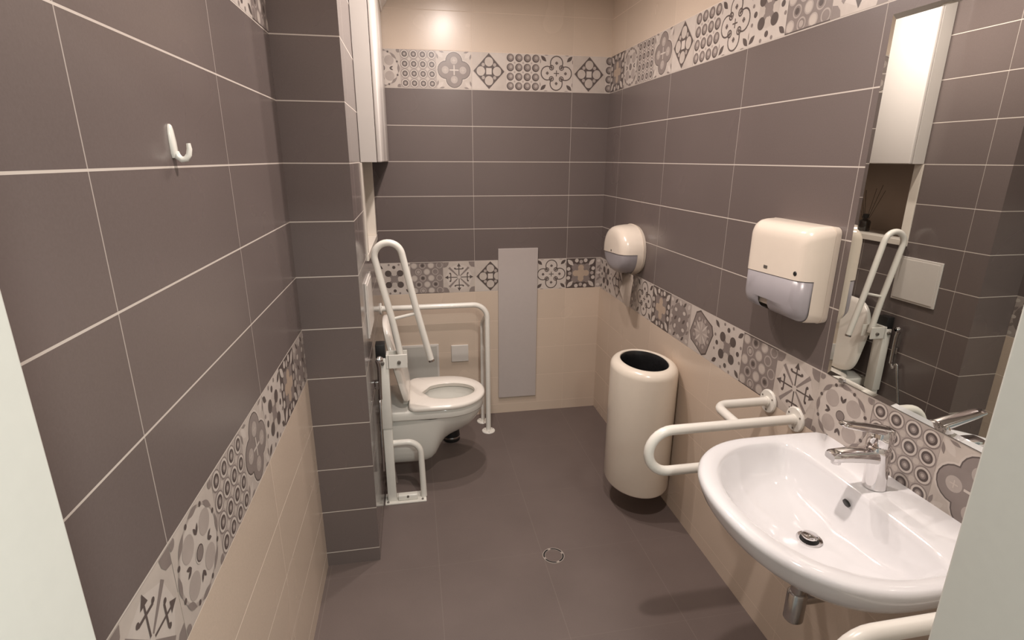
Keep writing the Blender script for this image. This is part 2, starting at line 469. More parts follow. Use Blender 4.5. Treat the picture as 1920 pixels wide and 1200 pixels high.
def m_beads():
    L = []
    for i in range(5):
        for j in range(5):
            x, y = -.8+.4*i, -.8+.4*j
            if (i+j) % 2 == 0: L.append(circ(x, y, .13, PALE, .09, n=12, rot=(i*j % 3)))
            else: L.append(leaf(x-.12, y-.12, x+.12, y+.12, .07, DK if i % 2 else GREY))
    return LGREY, [[circ(0, 0, .8, GREY, n=24)], L]
MOTIF = dict(diamond=m_diamond(), dots=m_dots(), curl=m_curl(), quat=m_quat(), rings=m_rings(), med=m_med(), flower=m_flower(),
             hex=m_hex(), star=m_star(), cross=m_cross(), octa=m_octa(), beads=m_beads())
SEQ = ['med', 'rings', 'quat', 'diamond', 'dots', 'curl', 'flower', 'hex', 'star', 'cross', 'beads', 'octa']

def clip_poly(poly, lo, hi):
    def cut(P, s, lim):
        out = []
        for i in range(len(P)):
            a, b = P[i], P[(i+1) % len(P)]
            ia, ib = (a[0]-lim)*s >= 0, (b[0]-lim)*s >= 0
            if ia: out.append(a)
            if ia != ib:
                t = (lim-a[0])/(b[0]-a[0]); out.append((lim, a[1]+t*(b[1]-a[1])))
        return out
    P = cut(poly, 1, lo)
    return cut(P, -1, hi) if len(P) > 2 else []
def band(bm, place, s_lo, s_hi, off, z0, names, base_mi, flip=1):
    """place(s, z, lift) -> 3D; tiles occupy s in [off + .2k, off + .2(k+1)]; names: k -> motif name"""
    k0 = math.floor((s_lo-off)/.2+1e-6); k1 = math.ceil((s_hi-off)/.2-1e-6)
    zc = z0+.1
    def face(pts, lift, mi):
        try:
            f = bm.faces.new([bm.verts.new(place(s, z, lift)) for s, z in pts]); f.material_index = mi
        except ValueError: pass
    for k in range(k0, k1):
        base, layers = MOTIF[names(k)]
        a = max(s_lo, off+.2*k); b = min(s_hi, off+.2*(k+1)); sc = off+.2*k+.1
        g = .0012 if (k % 3 == 0) else 0.0002
        face([(a+g, z0+.0015), (b-.0002, z0+.0015), (b-.0002, z0+.1985), (a+g, z0+.1985)], .0006, base_mi+base)
        for li, layer in enumerate(layers):
            for pi_, (ink, poly) in enumerate(layer):
                P = [(max(-.985, min(.985, x)), max(-.975, min(.975, y))) for x, y in poly]
                P = [(sc+flip*x*.1, zc+y*.1) for x, y in P]
                P = clip_poly(P, a+.0005, b-.0005)
                if len(P) > 2: face(P, .0006+.00022*(li+1)+pi_*.000004, base_mi+ink)

# ------------------------------------------------------------------ room shell
XL, XP, YP, YF = -1.633, -1.414, -1.320, -2.92
ZL, ZU = 0.866, 2.066
def struct(name, bm, m):
    o = obj(name, fix(bm) if not isinstance(m, list) else bm, m); o['kind'] = 'structure'; return o
bm = new(); box(bm, (XL-.12, -6.2, -.1), (0.12, 0.12, 0)); struct('floor', bm, M['floor'])
bm = new(); box(bm, (XL-.12, YF-.24, CEIL), (0.12, 0.12, CEIL+.1)); struct('ceiling', bm, M['ceiling'])
# back wall with its two patterned bands
bm = new(); box(bm, (XL-.12, 0, 0), (0.12, .12, CEIL)); fix(bm)
low = {0: 'flower', 1: 'hex', 2: 'star', 3: 'diamond', 4: 'dots', 5: 'curl', 6: 'cross', 7: 'beads', -1: 'quat'}
up = {0: 'med', 1: 'rings', 2: 'quat', 3: 'diamond', 4: 'dots', 5: 'curl', 6: 'diamond', 7: 'dots', -1: 'star'}
pl = lambda s, z, l: (s, -l, z)
band(bm, pl, XP, -.0005, -1.434, ZL, lambda k: low[k], 1)
band(bm, pl, XP, -.0005, -1.434, ZU, lambda k: up[k], 1)
struct('wall_back', bm, [M['tile_back']]+BAND)
# right wall
bm = new(); box(bm, (0, YF-.24, 0), (.12, 0, CEIL)); fix(bm)
RL = ['flower', 'diamond', 'beads', 'curl', 'cross', 'beads', 'octa', 'flower', 'hex', 'star', 'med', 'rings', 'quat', 'diamond', 'dots', 'curl']
RU = ['star', 'cross', 'med', 'rings', 'quat', 'diamond', 'dots', 'curl', 'flower', 'hex', 'star', 'diamond', 'octa', 'med', 'rings', 'quat']
# s = -y - .2146 ; k=-2 is next to the corner
pr = lambda s, z, l: (-l, -s, z)
band(bm, pr, .0005, -YF-.001, JR-.4+.0, ZL, lambda k: RL[k-1] if 0 <= k-1 < len(RL) else 'flower', 1)
band(bm, pr, .0005, -YF-.001, JR-.4+.0, ZU, lambda k: RU[k] if 0 <= k < len(RU) else 'hex', 1)
struct('wall_right', bm, [M['tile_right']]+BAND)
# left wall in front of the pillar
bm = new(); box(bm, (XL-.12, YF, 0), (XL, YP, CEIL)); fix(bm)
LL = {3: 'star', 2: 'med', 1: 'rings', 0: 'quat', -1: 'flower', -2: 'cross', -3: 'beads', 4: 'hex', 5: 'flower'}
LU = {3: 'quat', 2: 'rings', 1: 'med', 0: 'star', -1: 'octa', -2: 'flower', -3: 'hex', 4: 'diamond', 5: 'dots'}
plf = lambda s, z, l: (XL+l, -s, z)
band(bm, plf, -YP+.0005, -YF-.001, JL, ZL, lambda k: LL[k], 1)
band(bm, plf, -YP+.0005, -YF-.001, JL, ZU, lambda k: LU[k], 1)
struct('wall_left', bm, [M['tile_left']]+BAND)
# thicker wall behind the pillar corner, with the niche cut in it
NY0, NY1, NZ0, NZ1 = -.838, -.250, 1.272, 2.56
bm = new()
box(bm, (XL-.12, YP, 0), (XP, NY0, CEIL), mi=0)
box(bm, (XL-.12, NY1, 0), (XP, 0, CEIL), mi=0)
box(bm, (XL-.12, NY0, 0), (XP, NY1, NZ0-.002), mi=0)
box(bm, (XL-.12, NY0, NZ1), (XP, NY1, CEIL), mi=0)
box(bm, (XL-.12, NY0, NZ0-.002), (XL, NY1, NZ1), mi=1)
bm.normal_update()
fix(bm)
for f in bm.faces:
    c = f.calc_center_median()
    if f.material_index == 0 and abs(f.normal.y) > .9 and abs(c.y-YP) < .002: f.material_index = 2
o = obj('wall_left_rear', bm, [M['tile_side'], M['plaster'], M['tile_pillar']]); o['kind'] = 'structure'
# niche lining: pale jambs and sill with a flat border round the opening
bm = new()
box(bm, (XL+.001, NY1-.004, NZ0), (XP+.006, NY1+.048, 1.665), .0008, 1)
box(bm, (XL+.001, NY0-.048, NZ0), (XP+.006, NY0+.004, 1.665), .0008, 1)
box(bm, (XL+.001, NY0-.048, NZ0-.030), (XP+.008, NY1+.048, NZ0), .0008, 1)
struct('trim_1', bm, M['trim'])
# front wall with the doorway the picture is taken through
DX0, DX1, DY = -1.508, -.567, -2.90
bm = new()
box(bm, (XL-.12, YF-.22, 0), (DX0-.015, YF, CEIL)); box(bm, (DX1+.015, YF-.22, 0), (.12, YF, CEIL)); box(bm, (DX0-.015, YF-.22, 2.10), (DX1+.015, YF, CEIL))
struct('wall_front', bm, M['wallpaint'])
bm = new()
box(bm, (DX0-.045, YF-.24, 0), (DX0, DY, 2.085), .003); box(bm, (DX1, YF-.24, 0), (DX1+.045, DY, 2.085), .003)
box(bm, (DX0-.045, YF-.24, 2.085), (DX1+.045, DY, 2.13), .003)
struct('trim_2', bm, M['frame'])

# ------------------------------------------------------------------ ceiling downlights
def emis(name, col, st):
    m, nt, b = nodes_of(name); b.inputs['Emission Color'].default_value = col+(1,); b.inputs['Emission Strength'].default_value = st
    b.inputs['Base Color'].default_value = (.8, .8, .8, 1); return m
M['lens'] = emis('downlight_lens', LIGHT_COL, 12)
for x, y, p, lab in LIGHTS:
    t = empty('ceiling_downlight', (x, y, CEIL), 'round recessed '+lab, 'lamp')
    bm = new(); lathe(bm, [(.036, -.001), (.036, -.006), (.052, -.006), (.056, -.001)], (x, y, CEIL)); obj('trim_ring', fix(bm), M['white_paint'], t, 30)
    bm = new(); lathe(bm, [(0, -.003), (.036, -.003)], (x, y, CEIL)); obj('lens', bm, M['lens'], t)
    ld = bpy.data.lights.new('downlight_lamp', 'AREA'); ld.shape = 'DISK'; ld.size = .065; ld.energy = p; ld.color = LIGHT_COL; ld.spread = math.radians(SPREAD)
    lo = bpy.data.objects.new('downlight_lamp', ld); COL.objects.link(lo); lo.parent = t; lo.location = (0, 0, -.012)
# unseen lamp behind the camera, added to brighten the door jambs and pillar
t = empty('hallway_fill_lamp', (-0.72, -4.25, 2.50), 'added unseen fill lamp out in the hallway beyond the doorway', 'lamp')
bm = new(); lathe(bm, [(0, -.05), (.10, -.045), (.15, -.02), (.16, 0), (0, 0)], (-0.72, -4.25, 2.50)); obj('fill_lamp_shade', fix(bm), M['lens'], t, 40)
ld = bpy.data.lights.new('hallway_fill', 'AREA'); ld.shape = 'DISK'; ld.size = .3; ld.energy = 47; ld.color = (.95, 1.0, .93)
lo = bpy.data.objects.new('hallway_fill', ld); COL.objects.link(lo); lo.parent = t; lo.location = (0, 0, -.06)

# ------------------------------------------------------------------ mirror
MY0, MY1, MZ0, MZ1 = -2.69, -2.040, 1.071, 2.032
t = empty('wall_mirror', (0, (MY0+MY1)/2, MZ0), 'tall unframed mirror on the right wall above the washbasin', 'mirror')
bm = new()
w = .014
def rect(x, i): return [(x, MY0+i, MZ0+i), (x, MY1-i, MZ0+i), (x, MY1-i, MZ1-i), (x, MY0+i, MZ1-i)]
loft(bm, [rect(-.0012, 0), rect(-.0030, 0), rect(-.0052, w)], True, True); fix(bm)
obj('glass', bm, M['mirror'], t)
for y in (MY0+.10, MY1-.06):
    bm = new(); box(bm, (-.009, y-.008, MZ0-.006), (-.001, y+.008, MZ0+.006), .001); obj('clip', bm, M['dull_chrome'], t)

# ------------------------------------------------------------------ tall cabinet over the niche
CY0, CY1, CXF, CZ0, CZ1 = -.883, -.012, -1.324, 1.667, 2.47
t = empty('wall_cabinet', (XP, (CY0+CY1)/2, CZ0), 'tall white wall cabinet hanging over the niche beside the toilet', 'cabinet')
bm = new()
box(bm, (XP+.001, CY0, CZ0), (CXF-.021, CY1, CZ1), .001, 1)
obj('body', bm, M['cabinet_shaded'], t)
bm = new(); box(bm, (CXF-.019, CY0, CZ0), (CXF, CY1-.436, CZ1-.03), .005, 3); obj('door', bm, M['cabinet'], t, 40)
bm = new(); box(bm, (CXF-.019, CY1-.432, CZ0), (CXF, CY1, CZ1-.03), .005, 3); obj('door', bm, M['cabinet'], t, 40)
bm = new()
prof = [(CXF-.02, CZ1-.028), (CXF+.004, CZ1-.028), (CXF+.010, CZ1-.010), (CXF+.036, CZ1+.022), (CXF+.036, CZ1+.034), (CXF-.02, CZ1+.034)]
loft(bm, [[(x, CY0-.03*(max(0, (z-CZ1+.01))/.034), z) for x, z in prof], [(x, CY1, z) for x, z in prof]])
box(bm, (XP+.001, CY0-.028, CZ1+.004), (CXF, CY0, CZ1+.034)); obj('cornice', fix(bm), M['cabinet'], t)

# ------------------------------------------------------------------ reed diffuser in the niche
DXp, DYp, DZ = -1.515, -.47, NZ0
t = empty('reed_diffuser', (DXp, DYp, DZ), 'dark glass reed diffuser with thin sticks standing in the niche', 'diffuser')
bm = new(); lathe(bm, [(0, 0), (.030, 0), (.032, .003), (.032, .055), (.026, .064), (.013, .068), (.013, .08)], (DXp, DYp, DZ+.0005)); obj('bottle', fix(bm), M['glassdark'], t, 35)
bm = new(); lathe(bm, [(.015, .078), (.017, .080), (.017, .100), (.006, .102), (.006, .078)], (DXp, DYp, DZ)); obj('collar', fix(bm), M['black'], t, 35)
for a, l in ((0.1, .21), (1.3, .22), (2.3, .19), (3.4, .22), (4.3, .20), (5.4, .21)):
    bm = new(); d = Vector((math.cos(a)*.22, math.sin(a)*.42, 1)).normalized()
    tube(bm, [Vector((DXp, DYp, DZ+.02)), Vector((DXp, DYp, DZ+.02))+d*(l+.04)], .0014, 6); obj('reed', bm, M['reed'], t)

# ------------------------------------------------------------------ panels and plates on the walls
def panel(name, a, b, m, label, cat, bev=.002, inner=None):
    bm = new(); box(bm, a, b, bev); 
    if inner: box(bm, *inner, .0015)
    return tag(obj(name, bm, m, None), label, cat)
panel('wall_panel', (-.685, -.016, .120), (-.428, 0, 1.141), M['panel'], 'tall narrow pale grey panel on the back wall beside the grab rail', 'panel')
panel('blanking_plate', (-.997, -.012, .400), (-.885, 0, .514), M['plate'], 'small square pale blanking plate low on the back wall', 'plate', .003)
o = empty('access_hatch', (-1.21, 0, .20), 'square grey access hatch low on the back wall behind the toilet', 'hatch')
bm = new(); box(bm, (-1.335, -.010, .205), (-1.078, 0, .528), .002); obj('frame', bm, M['plate'], o)
bm = new(); box(bm, (-1.325, -.013, .215), (-1.090, -.0102, .518), .001); obj('door', bm, M['hatch'], o)
o = empty('service_panel', (XP, -.987, .95), 'square white service panel with raised border on dark tiles near the niche', 'panel')
bm = new(); box(bm, (XP, -1.117, .952), (XP+.008, -.857, 1.190), .002); obj('frame', bm, M['plate'], o)
bm = new(); box(bm, (XP+.0082, -1.105, .964), (XP+.011, -.869, 1.178), .001); obj('door', bm, M['plate'], o)

# ------------------------------------------------------------------ wall hook on the left wall
hy, hz = -2.222, 1.706
t = empty('wall_hook', (XL, hy, hz), 'single white plastic hook on the dark tiles of the left wall', 'hook')
bm = new()
rings = []
for z, w_, d_ in ((1.682, .0055, .006), (1.690, .0085, .008), (1.71, .0088, .0075), (1.73, .0075, .006), (1.738, .005, .005), (1.741, .0018, .003)):
    rings.append([(XL+.0002, hy-w_, z), (XL+d_*.6, hy-w_, z), (XL+d_, hy-w_*.6, z), (XL+d_, hy+w_*.6, z), (XL+d_*.6, hy+w_, z), (XL+.0002, hy+w_, z)])
loft(bm, rings); obj('back_plate', fix(bm), M['white_paint'], t, 50)
bm = new()
pth = [(XL+.005, hy, 1.692), (XL+.008, hy, 1.684), (XL+.014, hy+.001, 1.679), (XL+.021, hy+.002, 1.6805), (XL+.026, hy+.003, 1.688), (XL+.028, hy+.004, 1.698), (XL+.0275, hy+.004, 1.708)]
tube(bm, pth, [.0062, .0062, .006, .0055, .005, .0046, .0036], 12); obj('prong', bm, M['white_paint'], t, 50)

# ------------------------------------------------------------------ floor drain
t = empty('floor_drain', (-.662, -1.428, 0), 'small round floor drain with tile insert in the middle of the floor', 'drain')
bm = new()
lathe(bm, [(.0485, .0004), (.0485, .0020), (.0450, .0020), (.0450, .0004)], (-.662, -1.428, 0), n=48)
lathe(bm, [(.0392, .0004), (.0392, .0018), (.0372, .0018), (.0372, .0004)], (-.662, -1.428, 0), n=48); obj('rim', fix(bm), M['drain'], t)
bm = new(); lathe(bm, [(0, .001), (.0385, .001), (.0385, .0002)], (-.662, -1.428, 0), n=48); obj('insert', fix(bm), M['floor'], t)
for k in range(4):
    bm = new(); a0 = k*PI/2+.45; a1 = a0+1.15; vs = []
    n = 12
    for i in range(n):
        t0 = a0+(a1-a0)*i/n; t1 = a0+(a1-a0)*(i+1)/n
        q = [bm.verts.new((-.662+r*math.cos(t_), -1.428+r*math.sin(t_), .0021)) for r, t_ in ((.0385, t0), (.0455, t0), (.0455, t1), (.0385, t1))]
        bm.faces.new(q)
    obj('slot', bm, M['black'], t)
for k in range(4):
    bm = new(); a = k*PI/2+.45+1.15+.21
    c = Vector((-.662+.0425*math.cos(a), -1.428+.0425*math.sin(a), .001)); 
    lathe(bm, [(0, .0012), (.0050, .0012), (.0050, -.0006)], c, n=12); obj('lug', fix(bm), M['drain'], t)

# ------------------------------------------------------------------ toilet
TY = -.640
t = empty('toilet', (XP, TY, .10), 'white wall hung toilet with open seat standing clear of the floor', 'toilet')
def rim_ring(z, inset=0.0, x0=XP+.002, tip=-.868, hw=.186, N=72):
    """closed outline, straight sides at the wall, rounded front"""
    pts = []
    xs = -1.10; a = tip-xs-inset; b = hw-inset
    nf = N*2//3
    for k in range(nf+1):
        tt = -PI/2+PI*k/nf
        pts.append(Vector((xs+a*max(0.0, math.cos(tt))**.92, TY+b*math.copysign(abs(math.sin(tt))**.95, math.sin(tt)), z)))
    nb = N-nf-1
    half = nb//2
    for k in range(1, half+1):
        q = k/half; pts.append(Vector((xs+(x0+inset-xs)*q, TY+b*(1-.03*q), z)))
    for k in range(nb-half):
        q = 1-k/(nb-half); pts.append(Vector((xs+(x0+inset-xs)*q, TY-b*(1-.03*q), z)))
    return pts
# outer body lofted along x: cross-sections from the wall to the tip
def body_section(x):
    import bisect
    tab = [(-1.4125, .160, .125, .098), (-1.35, .162, .125, .098), (-1.28, .166, .122, .095), (-1.21, .172, .115, .092), (-1.17, .178, .108, .102),
           (-1.14, .182, .100, .125), (-1.105, .182, .080, .185), (-1.08, .182, .070, .212), (-1.05, .180, .070, .228), (-1.00, .166, .07, .250), (-.95, .142, .085, .285), (-.91, .108, .07, .335), (-.885, .068, .05, .375), (-.873, .028, .02, .402)]
    for i in range(len(tab)-1):
        if tab[i][0] <= x <= tab[i+1][0]:
            q = (x-tab[i][0])/(tab[i+1][0]-tab[i][0]); r = [tab[i][j]+(tab[i+1][j]-tab[i][j])*q for j in range(4)]; break
    else: r = tab[0] if x < tab[0][0] else tab[-1]
    _, wt, wl, zb = r
    zt = .408; H = zt-zb; pts = []
    belly = min(1.0, max(0.0, (x+1.40)/.25))       # the bowl swells away from the wall
    n = 26
    for k in range(n+1):
        a = PI*k/n                                   # 0 = +y top, pi = -y top
        c, s = math.cos(a), math.sin(a)
        tf = min(1.0, max(0.0, (-1.09-x)/.06))
        y = math.copysign(abs(c)**(.95-.45*tf), c); h = max(0.0, s)**(.95-.35*tf)
        f = 1-h                                      # 1 at top
        wide = wl+(wt*.955-wl)*(f**(.85-.25*belly))
        pts.append(Vector((x, TY+y*wide if abs(c) > 1e-6 else TY, zt-H*h)))
    return pts
bm = new()
xs = [-1.4125, -1.38, -1.35, -1.32, -1.28, -1.25, -1.22, -1.19, -1.165, -1.14, -1.115, -1.09, -1.06, -1.03, -1.0, -.975, -.95, -.93, -.91, -.897, -.885, -.878, -.873]
loft(bm, [body_section(x) for x in xs], False, True, closed=False)
bmesh.ops.smooth_vert(bm, verts=bm.verts, factor=.4, use_axis_x=False, use_axis_y=True, use_axis_z=True)
# rim band and the inside of the bowl
HX, HA, HB = -1.058, .142, .102
def hole_ring(z, a, b, cx=HX, N=72):
    out = []
    for k in range(N):
        src = rim[k]; ang = math.atan2((src.y-TY)/b, (src.x-cx)/a); out.append(Vector((cx+a*math.cos(ang), TY+b*math.sin(ang), z)))
    return out
rim = rim_ring(.45)
rings = [rim_ring(.404, .012), rim_ring(.406, .004), rim_ring(.412, .001), rim_ring(.446, 0), rim_ring(.4525, .002), rim_ring(.455, .007),
         hole_ring(.455, .165, .125), hole_ring(.450, .155, .115), hole_ring(.43, .152, .112), hole_ring(.38, .142, .105), hole_ring(.32, .115, .085, -1.07), hole_ring(.27, .085, .06, -1.09), hole_ring(.235, .06, .045, -1.10)]
loft(bm, rings, False, True)
obj('bowl', fix(bm), M['toilet_ceramic'], t, 50)
bm = new(); loft(bm, [hole_ring(.262, .074, .054, -1.09)], True, False); obj('water', bm, M['water'], t)
# seat ring
SX = -1.272
def seat_out(z, i):
    pts = []; N = 72
    xs_ = -1.085; a = -.862-xs_-i; b = .203-i
    nf = 48
    for k in range(nf+1):
        tt = -PI/2+PI*k/nf
        pts.append(Vector((xs_+a*max(0, math.cos(tt))**.93, TY+b*math.copysign(abs(math.sin(tt))**.97, math.sin(tt)), z)))
    # back corners, rounded
    r = .05
    for k in range(6): q = (k+1)/6; pts.append(Vector((xs_+(SX+r-xs_)*q, TY+b, z)))
    for k in range(1, 6): aa = PI/2+PI/2*k/6; pts.append(Vector((SX+i+r+(r)*math.cos(aa), TY+b-r+r*math.sin(aa), z)))
    pts.append(Vector((SX+i, TY, z)))
    for k in range(1, 6): aa = PI+PI/2*k/6; pts.append(Vector((SX+i+r+(r)*math.cos(aa), TY-b+r+r*math.sin(aa), z)))
    for k in range(6): q = 1-k/6; pts.append(Vector((xs_+(SX+r-xs_)*q, TY-b, z)))
    return pts
ref = seat_out(0, 0)
def seat_hole(z, a, b, cx=HX):
    out = []
    for p in ref:
        ang = math.atan2((p.y-TY)/b, (p.x-cx)/a); out.append(Vector((cx+a*math.cos(ang), TY+b*math.sin(ang), z)))
    return out
bm = new()
rr = [seat_hole(.458, HA+.004, HB+.004), seat_out(.458, .006), seat_out(.462, .001), seat_out(.474, 0), seat_out(.481, .004), seat_out(.4845, .012),
      seat_hole(.4855, HA+.022, HB+.022), seat_hole(.483, HA+.008, HB+.008), seat_hole(.477, HA, HB), seat_hole(.458, HA+.004, HB+.004)]
loft(bm, rr, False, False); bmesh.ops.remove_doubles(bm, verts=bm.verts, dist=1e-6)
st = obj('seat', fix(bm), M['seat'], t, 50)
# raised lid leaning against the wall
A0 = Vector((-1.286, TY, .482)); A1 = Vector((-1.383, TY, .905)); ax = (A1-A0); Lh = ax.length; ax.normalize(); nv = Vector((0, 1, 0)).cross(ax)*-1
if nv.x < 0: nv = -nv
def lid_ring(d, i):
    out = []; n = 48
    for k in range(n):
        a = 2*PI*k/n; c, s = math.cos(a), math.sin(a)
        if s >= 0: u_ = Lh*.46+(Lh*.54-i)*max(0.0, s)**.9
        else: u_ = Lh*.46-(Lh*.46-i)*abs(s)**.35
        w_ = (.197-i)*math.copysign(abs(c)**(.75 if s >= 0 else .5), c)
        out.append(A0+ax*u_+Vector((0, w_, 0))+nv*d)
    return out
bm = new(); loft(bm, [lid_ring(0, .008), lid_ring(.003, .002), lid_ring(.016, 0), lid_ring(.026, .006), lid_ring(.032, .03), lid_ring(.034, .08)], True, True)
obj('lid', fix(bm), M['seat'], t, 50)
for sy in (-.075, .075):
    bm = new(); lathe(bm, [(0, -.02), (.013, -.02), (.013, .02), (0, .02)], (-1.287, TY+sy, .475), 'y', 16); box(bm, (-1.30, TY+sy-.014, .456), (-1.272, TY+sy+.014, .474), .002)
    obj('hinge', fix(bm), M['seat'], t, 40)
bm = new(); lathe(bm, [(0, 0), (.008, 0), (.008, .006), (0, .006)], (-1.30, TY-.105, .26), 'y', 16); obj('bolt_cap', fix(bm), M['plate'], t, 40)

# toilet brush standing behind the bowl
t = empty('toilet_brush', (-1.03, -.31, 0), 'small black toilet brush in a round holder on the floor behind the toilet', 'brush')
bm = new(); lathe(bm, [(0, .001), (.050, .001), (.052, .006), (.046, .12), (.040, .12), (.038, .10)], (-1.03, -.31, 0)); obj('holder', fix(bm), M['black'], t, 35)
bm = new(); lathe(bm, [(.0515, .020), (.0525, .022), (.0520, .030), (.0510, .032)], (-1.03, -.31, 0)); obj('band', fix(bm), M['dull_chrome'], t, 35)
bm = new(); lathe(bm, [(0, .05), (.034, .05), (.034, .11), (.008, .125), (.008, .30), (.011, .302), (.011, .33), (0, .333)], (-1.03, -.31, 0), n=20); obj('brush_handle', fix(bm), M['black'], t, 35)

# ------------------------------------------------------------------ drop-down support rail on its floor post
RY = -.890
t = empty('drop_down_support_rail', (-1.375, RY, 0), 'white folding support rail swung upright on a floor post beside the toilet', 'grab rail')
bm = new(); box(bm, (-1.409, RY-.042, .0005), (-1.203, RY+.048, .007), .001); 
obj('base_plate', bm, M['white_paint'], t)
for x, y in ((-1.395, RY-.03), (-1.222, RY-.028), (-1.222, RY+.035), (-1.34, RY+.036)):
    bm = new(); lathe(bm, [(0, .0125), (.004, .0125), (.006, .010), (.006, .0068)], (x, y, 0), n=12); obj('bolt', fix(bm), M['screw'], t, 30)
bm = new(); box(bm, (-1.396, RY-.022, .007), (-1.352, RY+.022, .62), .004); obj('post', bm, M['white_paint'], t, 40)
bm = new(); box(bm, (-1.398, RY-.030, .42), (-1.350, RY+.034, .785), .004); obj('post_sleeve', bm, M['white_paint'], t, 40)
bm = new(); tube(bm, fillet_path([(-1.354, RY, .325), (-1.222, RY, .325), (-1.214, RY, .008)], .075, 10), .0155, 16); obj('brace', bm, M['white_paint'], t, 50)
bm = new(); box(bm, (-1.345, RY-.026, .007), (-1.245, RY+.006, .038), .006, 3); obj('foot_cover', bm, M['white_paint'], t, 40)
bm = new(); tube(bm, [(-1.295, RY-.024, .030), (-1.295, RY-.030, .030)], .006, 10); obj('cover_screw', bm, M['screw'], t)
bm = new(); box(bm, (-1.406, RY-.024, .786), (-1.362, RY+.040, .852), .003); obj('buffer', bm, M['black'], t, 40)
bm = new()
box(bm, (-1.352, RY-.034, .735), (-1.262, RY-.027, .802), .002); box(bm, (-1.352, RY+.027, .735), (-1.262, RY+.034, .802), .002)
box(bm, (-1.360, RY-.034, .735), (-1.346, RY+.034, .802), .002); obj('hinge_bracket', bm, M['white_paint'], t)
for x, z in ((-1.300, .765), (-1.376, .764)):
    bm = new(); lathe(bm, [(0, -.044), (.008, -.043), (.009, -.034), (.009, .034), (.008, .043), (0, .044)], (x, RY, z), 'y', 14); obj('hinge_pin', fix(bm), M['screw'], t, 30)
# U shaped swinging arm
d = Vector((-.1075, 0, .482)).normalized()
rr_ = .061; top = Vector((-1.3215, RY, 1.262))
side = Vector((d.z, 0, -d.x))
pa = [Vector((-1.2835, RY, .762))]
cL = top-side*rr_; cR = top+side*rr_
pth = [Vector((-1.288, RY, .762)), Vector((-1.3205, RY, .962))]
arc = [top + (-side*math.cos(PI*k/16)+d*math.sin(PI*k/16))*rr_ for k in range(17)]
pth += arc
pth += [Vector((-1.206, RY, .997)), Vector((-1.1515, RY, .758))]
bm = new(); tube(bm, pth, .0155, 16); arm = obj('swing_arm', bm, M['white_paint'], t, 50)
e = Vector((-1.1515, RY, .758)); dd = (e-Vector((-1.206, RY, .997))).normalized()
bm = new(); tube(bm, [e, e+dd*.010], .0158, 16); obj('end_cap', bm, M['dull_chrome'], arm, 40)
bm = new(); tube(bm, [(-1.3195, RY, .968), (-1.207, RY, .992)], .0075, 10); obj('cross_bar', bm, M['white_paint'], arm, 50)
bm = new(); tube(bm, [(-1.386, RY, .52), (-1.345, RY+.0, .10)], .004, 8); obj('spring_rod', bm, M['dull_chrome'], t, 50)

# hand shower on the wall in front of the support rail
t = empty('hand_shower', (XP, -.965, .72), 'small chrome hand shower with hose hanging on the dark wall by the support rail', 'shower')
bm = new(); box(bm, (XP, -.975, .655), (XP+.018, -.945, .695), .004); obj('holder', bm, M['dull_chrome'], t)
bm = new(); tube(bm, [(XP+.020, -.965, .795), (XP+.024, -.962, .76), (XP+.022, -.96, .66), (XP+.02, -.96, .60)], [.012, .010, .009, .010], 12); obj('handle', bm, M['dull_chrome'], t, 50)
bm = new(); lathe(bm, [(0, 0), (.016, 0), (.017, .012), (.010, .024)], (XP+.020, -.967, .80), 'x', 16); obj('spray_head', fix(bm), M['chrome'], t, 40)
bm = new(); tube(bm, fillet_path([(XP+.02, -.96, .60), (XP+.02, -.985, .56), (XP+.02, -.99, .64), (XP+.02, -1.02, .52), (XP+.02, -1.055, .40), (XP+.02, -1.06, .28)], .02, 5), .0065, 10); obj('hose', bm, M['dull_chrome'], t, 50)

# ------------------------------------------------------------------ fixed floor-to-wall rail behind the toilet
def flange(name, c, axis, parent, r=.034, th=.007, sgn=1, mat_=None):
    bm = new()
    lathe(bm, [(0, 0), (r, 0), (r, sgn*th*.6), (r-.003, sgn*th), (.018, sgn*th), (.0175, sgn*th*1.9), (0, sgn*th*1.9)], c, axis, 28)
    o = obj(name, fix(bm), mat_ or M['white_paint'], parent, 35)
    for k in range(3):
        a = 2*PI*k/3+.5; rr = r*.72
        p = {'x': (c[0]+sgn*th, c[1]+rr*math.cos(a), c[2]+rr*math.sin(a)), 'z': (c[0]+rr*math.cos(a), c[1]+rr*math.sin(a), c[2]+sgn*th)}[axis]
        bm = new(); lathe(bm, [(0, sgn*.0015), (.003, sgn*.0012), (.0036, -sgn*.001)], p, axis, 10); obj('screw', fix(bm), M['screw'], o)
    return o
FY = -.245
t = empty('floor_standing_grab_rail', (-.79, FY, 0), 'white bent tube grab rail from wall to floor on the far side of the toilet', 'grab rail')
bm = new(); tube(bm, fillet_path([(XP+.004, FY, .846), (-.790, FY, .846), (-.788, FY, .004)], .085, 12), .0160, 16); obj('tube', bm, M['white_paint'], t, 50)
bm = new(); tube(bm, fillet_path([(-.806, -.106, .004), (-.803, -.106, .70), (-.795, FY, .775)], .06, 8), .0135, 14); obj('rear_leg', bm, M['white_paint'], t, 50)
flange('wall_flange', (XP+.0005, FY, .846), 'x', t)
flange('floor_flange', (-.788, FY, .0005), 'z', t, .042)
flange('floor_flange', (-.806, -.106, .0005), 'z', t, .040)

